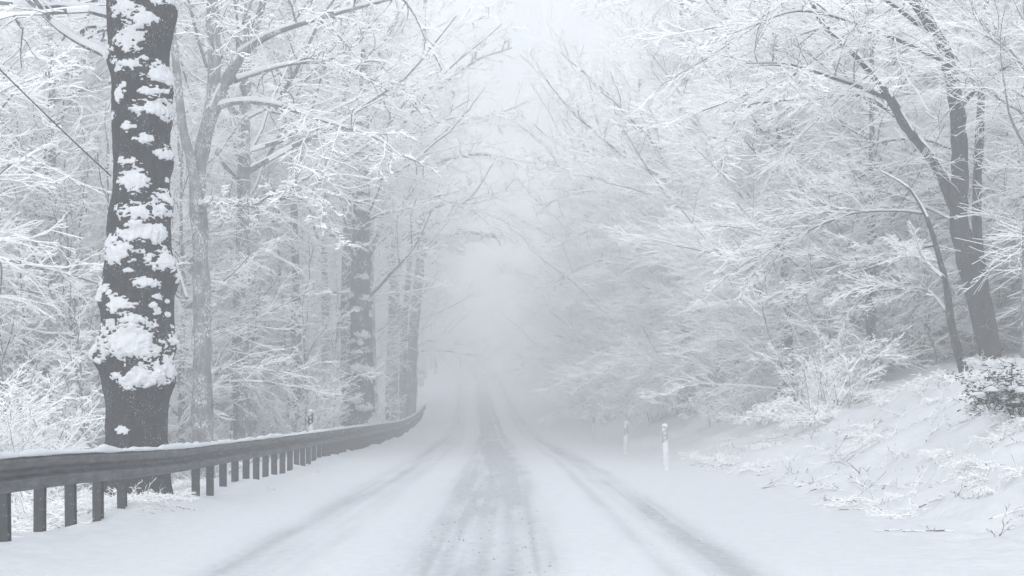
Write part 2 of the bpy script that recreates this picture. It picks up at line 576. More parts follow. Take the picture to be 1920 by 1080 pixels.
# ------------------------------------------------------------------ roadside delineators
def delineator(x, d, h, band, label, group=None, tilt=0.0, capm=True):
    z = gz(x, d)
    root = empty('delineator_post', (x, d, z), label, 'road marker', group)
    root.rotation_euler = (0, tilt, random.uniform(-.25, .25))
    # rounded triangular hollow section, slanted top
    n = 16
    a = np.linspace(0, 2 * np.pi, n, endpoint=False)
    rr = .058 * (1 + .16 * np.cos(3 * (a + .5)))
    zs = [-.3, h - .02]
    ring = np.stack([rr * np.cos(a), rr * np.sin(a) * 1.1], -1)
    V = [np.concatenate([ring, np.full((n, 1), -.3)], 1), np.concatenate([ring, np.full((n, 1), h * .5)], 1),
         np.concatenate([ring, (h - .05 + .05 * (ring[:, 1:] / .06))], 1)]
    p = Parts(); p.add(np.concatenate(V), grid_faces(3, n, True))
    top = V[2]; c = top.mean(0)
    p.add(np.vstack([top, c[None]]), [(j, (j + 1) % n, n) for j in range(n)])
    link('body', p.mesh('body', [M_WHITE], False), root)
    b0, b1 = h - .36, h - .12
    r2 = ring * 1.03
    p = Parts()
    sl = .05 * np.cos(a)[:, None]
    p.add(np.concatenate([np.concatenate([r2, b0 + sl], 1), np.concatenate([r2, b1 + sl], 1)]), grid_faces(2, n, True))
    bo = link('band', p.mesh('band', [band]), root)
    for zz in (b0 + .07, b0 + .17):
        p = Parts()
        m = 12; aa = np.linspace(0, 2 * np.pi, m, endpoint=False)
        disc = np.stack([.026 * np.cos(aa), 0 * aa, zz + .026 * np.sin(aa)], -1)
        yf = -.058 * 1.13
        fr = disc + np.array([0, yf - .012, 0]); bk = disc + np.array([0, yf + .03, 0])
        p.add(np.vstack([bk, fr]), grid_faces(2, m, True))
        p.add(np.vstack([fr, fr.mean(0)[None]]), [(j, (j + 1) % m, m) for j in range(m)])
        link('reflector', p.mesh('reflector', [M_REFL]), bo)
    # cap of snow
    lat = np.linspace(0, 1, 7)
    V = []
    for t in lat:
        rad = .063 * math.cos(t * math.pi / 2) ** .5
        V.append(np.stack([rad * np.cos(a), rad * 1.05 * np.sin(a), np.full(n, h - .03 + .035 * math.sin(t * math.pi / 2)) + .02 * np.sin(a)], -1))
    p = Parts(); p.add(np.concatenate(V), grid_faces(7, n, True))
    link('snow_cap', p.mesh('snow_cap', [M_SNOW], True), root)
    return root

random.seed(3)
def at_ground(x, d):
    return (x - 960) / F * d
delineator(at_ground(1249, 41), 41, .98, M_GREYB, 'frosted white delineator post on the right verge beside the bank with fallen twigs', tilt=-.03)
delineator(at_ground(1173, 56), 56, .92, M_GREYB, 'pale delineator post standing between two other posts on the right verge', tilt=.01)
delineator(at_ground(1113, 80), 80, 1.08, M_GREYB, 'faint white delineator post on the right verge, deepest in the fog of its side', tilt=0)
delineator(float(rail_x(48)) - .36, 48, 1.22, M_BLACK, 'snow-capped marker post with black band and round reflectors behind the guard rail')
delineator(float(rail_x(84)) - .34, 84, 1.12, M_BLACK, 'small dark-banded marker post behind the guard rail beside the burly far trunk')

# ------------------------------------------------------------------ gnarled roadside trunks
def gnarled_trunk(root, base, cpath, rads, face, clumps, ztop, nth, nz, bark, seed, snow_parent=None):
    """cpath(z)->(x,y), rads(z)->radius, clumps: (theta, z, width, height, thickness). Trunk and its snow clumps as parts."""
    def surf(th, z):
        r = rads(z)
        cx_, cy_ = cpath(z)
        X0, Y0 = np.cos(th), np.sin(th)
        r = r * (1 + .05 * noise3(X0 * 1.6, Y0 * 1.6, z * .7, seed) + .025 * noise3(X0 * 5, Y0 * 5, z * 1.6, seed + 1))
        r = r + .012 * fbm(X0 * 9, Y0 * 9, z * 3.2, 2, seed + 2)
        # long bark ridges
        r = r + .010 * np.abs(noise3(X0 * 14, Y0 * 14, z * 1.1, seed + 3)) + .006 * noise3(X0 * 30, Y0 * 30, z * 6, seed + 4)
        for (t, zc, w, h, k) in clumps:
            dt = (th - t + np.pi) % (2 * np.pi) - np.pi
            a = dt * r / (w * .55); b = (z - (zc - h * .32)) / (h * .62)
            g = np.exp(-(a * a + b * b))
            r = r + k * .95 * g * (1 + .25 * noise3(X0 * 12, Y0 * 12, z * 9, seed + 6))
        flare = np.exp(-np.maximum(z + .1, 0) / .35)
        r = r * (1 + .28 * flare * (1 + .4 * np.cos(5 * th + seed)))
        return np.stack([cx_ + r * X0, cy_ + r * Y0, z + 0 * r], -1), r
    zs = np.concatenate([np.linspace(-.7, ztop, nz)])
    th = np.linspace(0, 2 * np.pi, nth, endpoint=False)
    TH, Z = np.meshgrid(th, zs)
    V, _ = surf(TH, Z)
    me = mk_mesh('trunk', V.reshape(-1, 3), [grid_faces(nz, nth, True)], [bark], smoothf=True)
    link('trunk', me, root)
    for q, (t, zc, w, h, k) in enumerate(clumps):
        rr = float(rads(np.array([zc]))[0])
        nn = 84 if w > .6 else (60 if w > .4 else (40 if w > .22 else 18))
        aa = np.linspace(-1.25, 1.25, nn); bb = np.linspace(-1.25, 1.25, nn)
        A, Bq = np.meshgrid(aa, bb)
        TH = t + A * (w / 2) / rr; Z = zc + Bq * (h / 2)
        V, r = surf(TH, Z)
        sx, sz = w * 5.5, h * 5.5
        rim = smooth(.15, .85, np.hypot(A, Bq))
        nz_ = .6 * fbm(A * sx * .6 + q * 7, Bq * sz * .6, seed, 2, seed + 9) + (.25 + .75 * rim) * (.85 * noise3(A * sx * 1.5 + q, Bq * sz * 2.2, 0, seed + 12) + .6 * noise3(A * sx * 3.4 + q, Bq * sz * 5.0, 0, seed + 13))
        dome = 1 - A ** 2 - np.where(Bq > 0, (Bq * .95) ** 2, (Bq * 1.1) ** 2) + nz_ - .22
        prof = np.sqrt(np.clip(dome, 0, 2))
        thick = np.where(dome > 0, k * .25 * prof ** 1.2 * (1.0 - .35 * Bq) * (1 + .3 * fbm(A * sx, Bq * sz, 3, 3, seed + 15)) + .002, -.03)
        nrm_ = np.stack([np.cos(TH), np.sin(TH), 0 * TH + .35], -1)
        V = V + nrm_ * thick[..., None]
        keep = (dome > -.18).reshape(-1)
        Fq = grid_faces(nn, nn)
        Fq = Fq[keep[Fq].any(1)]
        used = np.unique(Fq); rem = np.full(nn * nn, -1); rem[used] = np.arange(len(used))
        if not len(Fq): continue
        me = mk_mesh('snow_clump', V.reshape(-1, 3)[used], [rem[Fq]], [M_SNOW], smoothf=True)
        link('snow_clump', me, root)

def crown_part(root, pieces, name='crown', mats=None, off=(0, 0, 0)):
    p = Parts()
    for (P, R, S, k) in pieces:
        tubes(p, P, R, S, k)
    return link(name, p.mesh(name, mats or [M_TWIG, M_TSNOW], False, off), root)

def twigs_from(rng, P, R, spec, thin=1.0):
    """three further orders of branches on given limbs; spec = list of kwargs for grow()"""
    out = []
    for lv, kw in enumerate(spec):
        kw = dict(kw); k = kw.pop('k'); sb = kw.pop('sb', .014); sk = kw.pop('sk', .7)
        P, R = grow(rng, P, R, **kw)
        out.append((P, R, snow_on(rng, R, sb * thin, sk), k))
    return out

TANGLE = [dict(cnt=9, n=9, Lf=.50, ang=.9, t0=.12, trop=(.02, -.05), wob=.16, vert=.6, rmax=.035, rtip=.007, k=6, sb=.020),
          dict(cnt=8, n=6, Lf=.42, ang=.85, t0=.1, trop=(0, -.02), wob=.20, vert=.6, rmax=.014, rtip=.005, k=4, sb=.015),
          dict(cnt=6, n=4, Lf=.42, ang=.8, t0=.15, trop=(0, 0), wob=.22, vert=.6, rmax=.007, rtip=.004, k=3, sb=.012)]

def limb_path(pts, d0, d1, n):
    """photo-pixel polyline, receding from distance d0 to d1"""
    ds = np.linspace(d0, d1, len(pts))
    return catmull([px(x, y, dd) for (x, y), dd in zip(pts, ds)], n)

def limb_mesh(root, base, P, r0, r1, k, sb, rng, name='limb', bark=None, sk=.35):
    n = len(P)
    r1 *= .45
    R = r0 + (r1 - r0) * np.linspace(0, 1, n) ** .85
    p = Parts()
    R_ = R[None] * (1 + .06 * rng.normal(size=(1, n)))
    tubes(p, P[None] - np.array(base), R_, snow_on(rng, R_, sb, sk, .4), k)
    link(name, p.mesh(name, [bark or M_BARK2, M_SNOW], True), root)
    return R

# ---- the big dark trunk beside the rail
def hero():
    d = 28.0
    rows = np.array([(-240, 200, 300), (-60, 198, 318), (0, 197, 322), (60, 200, 325), (100, 207, 318), (200, 209, 322), (300, 212, 318), (400, 205, 320), (450, 201, 322),
                     (520, 192, 328), (560, 191, 328), (620, 187, 327), (660, 184, 322), (700, 188, 319), (760, 195, 317), (840, 194, 317), (900, 190, 320), (1000, 186, 326)], float)
    zz = CH + (YH - rows[:, 0]) / F * d
    order = np.argsort(zz)
    zz = zz[order]; lft = rows[order, 1]; rgt = rows[order, 2]
    zz = np.append(zz, 15.0); lft = np.append(lft, 240); rgt = np.append(rgt, 275)
    bx = (256 - 960) / F * d
    base = np.array([bx, d, gz(bx, d)])
    zl = zz - base[2]
    cen = ((lft + rgt) / 2 - 960) / F * d - bx
    rad = (rgt - lft) / 2 / F * d * .94
    cpath = lambda z: (np.interp(z, zl, cen), 0 * z)
    rads = lambda z: np.interp(z, zl, rad)
    face = math.atan2(-d, -bx)
    spots = [(247, 640, 118, 84, .16), (302, 694, 58, 58, .12), (262, 712, 66, 42, .11), (232, 476, 66, 46, .11), (302, 490, 52, 42, .11),
             (275, 534, 54, 26, .08), (268, 444, 84, 40, .10), (262, 402, 92, 40, .09), (308, 374, 32, 34, .09), (252, 345, 58, 52, .07),
             (305, 292, 28, 28, .09), (274, 268, 32, 22, .08), (290, 212, 72, 40, .10), (300, 150, 60, 46, .12), (242, 86, 60, 50, .07),
             (268, 46, 60, 40, .06), (234, 24, 48, 44, .06), (226, 574, 52, 34, .08), (252, 602, 50, 26, .07), (231, 806, 24, 26, .03),
             (322, 640, 22, 34, .08), (250, 128, 50, 26, .05), (225, 180, 24, 40, .04), (300, 10, 34, 24, .05), (285, 180, 50, 22, .07),
             (215, 455, 30, 26, .06), (190, 545, 20, 40, .08), (186, 655, 18, 40, .10), (322, 520, 18, 30, .07), (245, 310, 40, 16, .05),
             (295, 560, 24, 16, .05), (240, 245, 26, 20, .04)]
    clumps = []
    for (x, y, w, h, k) in spots:
        z = CH + (YH - y) / F * d - base[2]
        c = float(np.interp(z, zl, cen)) + bx; r = float(np.interp(z, zl, rad))
        s = max(-.97, min(.97, ((x - 960) / F * d - c) / r))
        clumps.append((face + math.asin(s), z, w / F * d / max(.45, math.sqrt(1 - s * s)), h / F * d, k))
    # the far sides carry their own burls
    rg = random.Random(8)
    for q in range(46):                               # small tufts of snow caught in the bark
        y = rg.uniform(-60, 740); z = CH + (YH - y) / F * d - base[2]
        w = rg.uniform(.06, .2)
        clumps.append((face + rg.uniform(-1.35, 1.35), z, w, w * rg.uniform(.5, .9), rg.uniform(.015, .045)))
    for q in range(9):
        clumps.append((face + math.pi + rg.uniform(-1.4, 1.4), rg.uniform(1, 8), rg.uniform(.3, .8), rg.uniform(.2, .45), rg.uniform(.06, .12)))
    root = empty('old_roadside_tree', base, 'massive dark gnarled trunk with thick snow clumps on its burls behind the guard rail', 'tree')
    gnarled_trunk(root, base, cpath, rads, face, clumps, 14.6, 150, 420, M_BARK, 77)
    rng = np.random.default_rng(5)
    limbs = []
    # limbs high above and the ones that leave the trunk toward the wood
    for (pts, d0, d1, r0) in [([(215, 110), (120, 60), (40, -20), (-60, -160)], 28.3, 31, .07), ([(300, -40), (420, -140), (560, -190), (700, -180)], 28, 30, .10),
                              ([(250, -100), (200, -260), (120, -420), (60, -620)], 28, 27, .12), ([(270, -300), (360, -480), (480, -620)], 28, 27, .10),
                              ([(210, 30), (110, 10), (0, 30), (-120, 10)], 28.4, 32, .06), ([(255, -500), (250, -700), (200, -900)], 28, 29, .08)]:
        P = limb_path(pts, d0, d1, 14)
        limb_mesh(root, base, P, r0, .02, 8, .03, rng, bark=M_BARK3)
        limbs.append((P, np.linspace(r0, .02, 14)))
    P = np.stack([l[0] for l in limbs]) - base; R = np.stack([l[1] for l in limbs])
    crown_part(root, twigs_from(rng, P, R, TANGLE))
hero()

# ---- hand-set trees: stems and limbs traced at their own distance
def set_tree(name, label, d, basepx, stems, limbs, seed, bark, spec, twig_stems=False, group=None, gnarl=None):
    bx = (basepx - 960) / F * d
    base = np.array([bx, d, gz(bx, d)])
    root = empty(name, base, label, 'tree', group)
    rng = np.random.default_rng(seed)
    PR = []
    for (pts, dd, w0, w1) in stems:
        P = limb_path(pts, d, d + dd, 44)
        if pts[0][1] > 640: P = np.vstack([P[:1] * [1, 1, 0] + [0, 0, min(P[0, 2], base[2]) - .5], P])
        n = len(P)
        R = (w0 + (w1 - w0) * np.linspace(0, 1, n)) / 2 / F * d
        p = Parts()
        R_ = R * (1 + .05 * rng.normal(size=n)); R_[0] *= 1.25 if pts[0][1] > 640 else .8
        tubes(p, P[None] - base, R_[None], .03 * np.ones((1, n)), 12)
        link('trunk', p.mesh('trunk', [bark, M_TSNOW], True), root)
        if twig_stems: PR.append((P[-24:], R[-24:]))
    for (pts, dd0, dd1, w0, w1) in limbs:
        P = limb_path(pts, d + dd0, d + dd1, 24)
        r0, r1 = w0 / 2 / F * d, w1 / 2 / F * d
        R = limb_mesh(root, base, P, r0, r1, 8, .022, rng, bark=bark, sk=.28)
        PR.append((P, R))
    P = np.stack([a for a, _ in PR]) - base; R = np.stack([b for _, b in PR])
    crown_part(root, twigs_from(rng, P, R, spec))
    return root, base

TW2 = [dict(cnt=14, n=10, Lf=.36, ang=.95, t0=.2, trop=(.02, -.06), wob=.15, vert=.7, rmax=.022, rtip=.006, k=6, sb=.017),
       dict(cnt=8, n=7, Lf=.40, ang=.85, t0=.1, trop=(0, -.03), wob=.20, vert=.6, rmax=.010, rtip=.005, k=4, sb=.013),
       dict(cnt=6, n=4, Lf=.42, ang=.8, t0=.15, trop=(0, 0), wob=.22, vert=.6, rmax=.006, rtip=.004, k=3, sb=.010)]

set_tree('forked_tree', 'tall grey tree with forked crown and long snowy limbs next to the massive trunk', 48, 380,
         [([(380, 850), (379, 700), (378, 560), (374, 440), (370, 340), (382, 270), (398, 200), (402, 120), (400, 40), (398, -80), (405, -260), (398, -500)], 1.0, 40, 12),
          ([(374, 400), (362, 320), (345, 250), (338, 200), (330, 120), (318, 0), (300, -200)], .6, 20, 8)],
         [([(385, 250), (420, 160), (458, 95), (482, 40), (500, -20), (530, -140), (540, -300)], 0, -2, 24, 9),
          ([(452, 100), (500, 68), (560, 45), (640, 22), (740, -5), (860, -50)], -1, -5, 17, 5),
          ([(392, 205), (450, 190), (520, 196), (580, 218), (640, 236), (710, 260), (760, 300)], 0, -4, 15, 4),
          ([(440, 150), (500, 130), (560, 118), (620, 120), (700, 150), (760, 160)], 0, 4, 12, 4),
          ([(376, 385), (410, 378), (445, 383), (478, 388)], 0, -2, 15, 9),
          ([(478, 384), (520, 360), (560, 350), (600, 375), (625, 440)], -2, -4, 6, 3),
          ([(330, 130), (300, 90), (240, 60), (160, 50), (80, 70)], .6, 4, 7, 4),
          ([(400, 60), (440, -20), (500, -90), (600, -150), (720, -160)], 1, 4, 12, 4),
          ([(398, -60), (340, -150), (260, -210), (160, -240)], 1, 4, 12, 4),
          ([(350, 560), (330, 500), (300, 450), (250, 400), (200, 380)], 2, 5, 8, 3)],
         21, M_BARK2, TW2)

set_tree('twin_stemmed_tree', 'twin-stemmed roadside tree with snow down its stems at the far bend of the guard rail', 121, 765,
         [([(770, 775), (771, 700), (775, 620), (781, 560), (787, 500), (790, 440), (792, 380), (796, 300), (800, 200), (796, 60), (800, -40)], 0, 22, 7),
          ([(757, 770), (755, 690), (757, 620), (763, 560), (768, 480), (771, 400), (764, 300), (756, 180), (760, 60)], 1.5, 14, 6),
          ([(760, 640), (748, 580), (738, 530), (730, 480), (716, 420), (700, 330)], -1, 14, 6)],
         [([(790, 490), (806, 462), (830, 446), (870, 436), (905, 440), (930, 446)], 0, -6, 10, 4),
          ([(794, 350), (820, 310), (850, 296), (900, 288), (950, 295), (1000, 305), (1050, 302)], 0, -10, 13, 4),
          ([(796, 280), (830, 250), (880, 225), (940, 210), (990, 190)], 0, 5, 10, 4),
          ([(800, 200), (840, 150), (900, 110), (960, 90)], 0, -5, 10, 4),
          ([(768, 380), (740, 330), (700, 290), (650, 270)], 1, 4, 9, 4),
          ([(760, 200), (730, 130), (690, 80), (640, 50)], 1, -4, 9, 4),
          ([(800, 100), (860, 50), (920, 30)], 0, 6, 8, 4),
          ([(798, 400), (840, 380), (880, 390), (915, 420)], 0, -12, 7, 3)],
         22, M_BARK3,
         [dict(cnt=14, n=8, Lf=.34, ang=.8, t0=.1, trop=(.02, -.05), wob=.12, vert=.5, rmax=.04, rtip=.012, k=4, sb=.03),
          dict(cnt=8, n=5, Lf=.42, ang=.8, t0=.1, trop=(0, -.02), wob=.16, vert=.5, rmax=.018, rtip=.009, k=4, sb=.024),
          dict(cnt=5, n=3, Lf=.42, ang=.8, t0=.15, wob=.18, vert=.5, rmax=.010, rtip=.007, k=3, sb=.02)], twig_stems=False)

def burly_far():
    d = 76.0
    bx = (679 - 960) / F * d
    base = np.array([bx, d, gz(bx, d)])
    root = empty('burly_tree', base, 'burly trunk plastered with round snow lumps behind the guard rail near the small dark-banded post', 'tree')
    zk = np.array([-1, 0, 1.2, 2.5, 4, 6.0, 9.0, 13.0, 17]); rk_ = np.array([.60, .50, .47, .49, .44, .38, .33, .22, .06])
    xk = np.array([0, 0, .02, -.05, -.02, -.08, -.02, .05, .1])
    rads = lambda z: np.interp(z, zk, rk_)
    cpath = lambda z: (np.interp(z, zk, xk), 0 * z)
    face = math.atan2(-d, -bx)
    rg = random.Random(17)
    spots = [(684, 764, 34, 16, .14), (668, 690, 30, 16, .14), (692, 708, 22, 16, .14), (682, 628, 30, 16, .13), (664, 640, 20, 12, .1), (674, 660, 30, 8, .08),
             (690, 560, 20, 12, .1), (668, 580, 22, 10, .08), (680, 520, 26, 14, .1), (672, 740, 20, 8, .06)]
    cl = []
    for (x, y, w, h, k) in spots:
        z = CH + (YH - y) / F * d - base[2]; r = float(rads(np.array([z]))[0])
        s = max(-.97, min(.97, ((x - 960) / F * d - bx - float(np.interp(z, zk, xk))) / r))
        cl.append((face + math.asin(s), z, w / F * d / max(.5, math.sqrt(1 - s * s)), h / F * d, k))
    for q in range(16):
        w = rg.uniform(.2, .8)
        cl.append((rg.uniform(0, 6.28), rg.uniform(.6, 10), w, w * rg.uniform(.4, 1.1), rg.uniform(.04, .14)))
    gnarled_trunk(root, base, cpath, rads, face, cl, 16.5, 80, 240, M_BARK3, 90)
    rng = np.random.default_rng(6)
    Pt = np.stack([np.interp(np.linspace(4.5, 16.5, 16), zk, xk), 0 * np.arange(16.), np.linspace(4.5, 16.5, 16)], -1)[None]
    Rt = rads(np.linspace(4.5, 16.5, 16))[None]
    spec = [dict(cnt=22, n=10, Lf=.36, ang=1.0, t0=.02, trop=(.03, -.05), wob=.10, rmax=.055, rtip=.010, k=6, sb=.03),
            dict(cnt=11, n=7, Lf=.42, ang=.85, t0=.1, trop=(0, -.03), wob=.16, vert=.5, rmax=.02, rtip=.007, k=4, sb=.022),
            dict(cnt=7, n=4, Lf=.42, ang=.8, wob=.2, vert=.5, rmax=.009, rtip=.006, k=3, sb=.017),
            dict(cnt=3, n=3, Lf=.45, ang=.8, wob=.2, vert=.5, rmax=.007, rtip=.005, k=3, sb=.015)]
    crown_part(root, twigs_from(rng, Pt, Rt, spec))
burly_far()

BEECH_TW = [dict(cnt=14, n=10, Lf=.44, ang=.8, t0=.18, trop=(.0, -.035), wob=.08, vert=.7, rmax=.018, rtip=.006, k=6, sb=.010),
            dict(cnt=11, n=6, Lf=.46, ang=.65, t0=.08, trop=(0, -.02), wob=.13, vert=.7, rmax=.008, rtip=.004, k=4, sb=.009),
            dict(cnt=6, n=3, Lf=.55, ang=.65, t0=.1, trop=(0, 0), wob=.16, vert=.8, rmax=.005, rtip=.003, k=3, sb=.008)]

set_tree('leaning_beech_tree', 'dark leaning beech trunk dividing into tall stems on top of the right bank', 46, 1858,
         [([(1862, 680), (1848, 620), (1832, 560), (1815, 490), (1800, 430), (1797, 380), (1800, 310), (1796, 230), (1788, 170), (1770, 90), (1735, 30), (1690, -40), (1650, -160)], -1.5, 46, 14),
          ([(1866, 670), (1856, 600), (1842, 520), (1832, 440), (1832, 360), (1836, 280), (1840, 180), (1850, 60), (1846, -100)], 1.2, 24, 9),
          ([(1795, 400), (1770, 340), (1742, 290), (1700, 240), (1665, 180), (1610, 110), (1540, 40), (1500, -60)], -3, 24, 5)],
         [([(1668, 185), (1620, 165), (1560, 145), (1480, 120), (1400, 118)], -0.8, -5.8, 12, 4),
          ([(1700, 240), (1660, 178), (1600, 170), (1540, 180), (1460, 215), (1380, 250)], 3.6, 7.8, 12, 4),
          ([(1690, 225), (1620, 180), (1540, 180), (1450, 190), (1400, 200), (1360, 260)], 2.6, 1.8, 12, 4),
          ([(1790, 280), (1730, 260), (1660, 265), (1590, 290), (1530, 320), (1500, 370)], 0.6, 5.8, 9, 4),
          ([(1800, 420), (1740, 390), (1660, 360), (1560, 350), (1480, 360)], 0.6, 4.8, 8, 3),
          ([(1800, 200), (1850, 150), (1920, 110), (2000, 100)], -0.8, -4.8, 10, 4),
          ([(1780, 120), (1720, 90), (1620, 50), (1500, 20), (1380, 60)], -0.8, -5.8, 12, 4),
          ([(1835, 350), (1870, 300), (1930, 260), (2010, 240)], 1.6, 4.8, 8, 3),
          ([(1740, 60), (1660, 0), (1560, -50), (1440, -60)], -0.8, -5.8, 10, 4),
          ([(1740, 295), (1660, 310), (1600, 340), (1540, 390), (1510, 450)], 2.6, 6.8, 7, 3),
          ([(1845, 120), (1900, 60), (1980, 20)], 1.6, 0.8, 9, 4),
          ([(1830, 420), (1880, 400), (1940, 360), (2000, 350)], 0.6, 6.8, 7, 3)],
         31, M_BARKD, BEECH_TW)

set_tree('young_beech_tree', 'thin dark leaning stem with a side twig standing beside the leaning beech trunk', 44, 1806,
         [([(1808, 700), (1795, 655), (1782, 600), (1775, 540), (1760, 480), (1742, 420), (1728, 390), (1700, 350), (1650, 320)], 1, 19, 2)],
         [([(1735, 400), (1680, 395), (1600, 400), (1520, 430), (1440, 470), (1370, 510)], 1.5, 4, 6, 3),
          ([(1780, 590), (1740, 545), (1690, 542), (1630, 550), (1580, 590)], .5, 3, 6, 3),
          ([(1752, 460), (1700, 470), (1640, 500), (1560, 520), (1480, 540)], 1, 4, 6, 3),
          ([(1768, 520), (1720, 480), (1690, 465)], -1, 1, 7, 4)],
         32, M_BARKD, BEECH_TW)

set_tree('slanting_tree', 'slim pale tree on the right bank slanting out towards the road above the delineators', 105, 1265,
         [([(1275, 790), (1268, 640), (1262, 520), (1240, 420), (1205, 370), (1172, 325), (1145, 290), (1120, 230), (1105, 150)], -3, 16, 1.5)],
         [([(1205, 370), (1150, 350), (1090, 360), (1030, 380)], -2, -6, 8, 3),
          ([(1180, 330), (1200, 250), (1190, 160)], -2, 2, 7, 3),
          ([(1150, 300), (1110, 290), (1060, 300), (1010, 320)], -3, -8, 7, 3),
          ([(1240, 420), (1180, 420), (1110, 430), (1030, 470)], -1, -8, 8, 3),
          ([(1262, 510), (1200, 490), (1120, 490), (1040, 530)], 0, -8, 8, 3),
          ([(1130, 260), (1090, 220), (1060, 150)], -3, -1, 6, 3)],
         33, M_BARK2, [dict(cnt=14, n=8, Lf=.36, ang=.8, t0=.1, trop=(.0, -.04), wob=.09, vert=.4, rmax=.03, rtip=.011, k=4, sb=.026),
          dict(cnt=9, n=5, Lf=.42, ang=.75, t0=.1, trop=(0, -.02), wob=.12, vert=.4, rmax=.016, rtip=.008, k=4, sb=.02),
          dict(cnt=6, n=3, Lf=.42, ang=.75, wob=.14, vert=.4, rmax=.010, rtip=.006, k=3, sb=.017)])

# ------------------------------------------------------------------ woodland: kinds of tree, then copies
def kind_tree(seed, H, r0, lean, spec, bark, t_first=.1, trunk_wob=.02):
    rng = np.random.default_rng(seed)
    n = 22
    z = np.linspace(-.6, H, n)
    wob = np.cumsum(rng.normal(0, trunk_wob, (n, 2)), 0)
    P = np.stack([wob[:, 0] + lean * np.maximum(z, 0) / H, wob[:, 1], z], -1)
    P[:, :2] -= P[1, :2]
    R = r0 * (1 - (np.maximum(z, 0) / H) ** 1.1 * .93); R[:2] *= 1.3
    p = Parts(); tubes(p, P[None], R[None] * (1 + .05 * rng.normal(size=(1, n))), .02 * np.ones((1, n)), 10)
    trunk = p.mesh('trunk', [bark, M_TSNOW], True)
    p = Parts()
    for q, (A, Bq, S, k) in enumerate(twigs_from(rng, P[None], R[None], spec)):
        tubes(p, A, Bq, S, k)
    return trunk, p.mesh('crown', [M_TWIG, M_TSNOW])

def beech_spec(c1, c2, c3, c4, t0, sb=1.0):
    return [dict(cnt=c1, n=10, Lf=.36, ang=1.15, t0=t0, trop=(.035, -.05), wob=.07, rk=.38, rmax=.042, rtip=.008, ltap=.62, k=6, sb=.015 * sb),
            dict(cnt=c2, n=8, Lf=.48, ang=.7, t0=.08, trop=(.01, -.04), wob=.11, vert=.6, rmax=.011, rtip=.005, k=4, sb=.008 * sb),
            dict(cnt=c3, n=3, Lf=.50, ang=.6, t0=.06, trop=(0, -.02), wob=.15, vert=.8, rmax=.0055, rtip=.0035, k=3, sb=.0075 * sb),
            dict(cnt=c4, n=3, Lf=.70, ang=.6, t0=.1, wob=.16, vert=.8, rmax=.004, rtip=.003, k=3, sb=.0068 * sb)]

def ash_spec(c1, c2, c3, c4, t0):
    return [dict(cnt=c1, n=11, Lf=.36, ang=.95, t0=t0, trop=(.06, -.04), wob=.12, rk=.45, rmax=.06, rtip=.010, ltap=.5, k=6, sb=.020),
            dict(cnt=c2, n=8, Lf=.46, ang=.85, t0=.1, trop=(.03, -.06), wob=.17, vert=.8, rmax=.016, rtip=.006, k=4, sb=.013),
            dict(cnt=c3, n=4, Lf=.48, ang=.75, t0=.06, trop=(-.04, .05), wob=.22, vert=.8, rmax=.007, rtip=.004, k=3, sb=.010),
            dict(cnt=c4, n=3, Lf=.58, ang=.7, t0=.1, wob=.2, vert=.7, rmax=.005, rtip=.0033, k=3, sb=.008)]

KINDS = {
    'beechA': kind_tree(101, 18.5, .22, -.8, beech_spec(51, 13, 8, 4, .06), M_BARK3),
    'beechB': kind_tree(102, 16.5, .19, .6, beech_spec(48, 13, 8, 4, .05), M_BARK3),
    'ashA': kind_tree(103, 18.0, .22, .5, ash_spec(36, 13, 8, 3, .15), M_BARK2),
    'ashB': kind_tree(104, 16.0, .17, -.6, ash_spec(34, 13, 8, 3, .10), M_BARK2, trunk_wob=.05),
    'ashC': kind_tree(107, 19.5, .21, .4, ash_spec(28, 12, 8, 3, .40), M_BARK2, trunk_wob=.03),
    'sapA': kind_tree(105, 9.5, .065, .5, [dict(cnt=30, n=7, Lf=.20, ang=.85, t0=.08, trop=(.05, .0), wob=.12, rmax=.018, rtip=.007, ltap=.5, k=4, sb=.02),
            dict(cnt=8, n=5, Lf=.42, ang=.8, wob=.18, vert=.6, rmax=.009, rtip=.005, k=3, sb=.016), dict(cnt=5, n=3, Lf=.42, ang=.8, wob=.18, vert=.6, rmax=.006, rtip=.004, k=3, sb=.014)], M_BARK2, trunk_wob=.05),
    'sapB': kind_tree(106, 7.0, .05, -.5, [dict(cnt=26, n=7, Lf=.24, ang=.95, t0=.06, trop=(.03, -.03), wob=.14, rmax=.016, rtip=.006, ltap=.5, k=4, sb=.02),
            dict(cnt=8, n=5, Lf=.42, ang=.8, wob=.18, vert=.6, rmax=.009, rtip=.005, k=3, sb=.016), dict(cnt=5, n=3, Lf=.42, ang=.8, wob=.18, vert=.6, rmax=.006, rtip=.004, k=3, sb=.014)], M_BARK2, trunk_wob=.06),
}

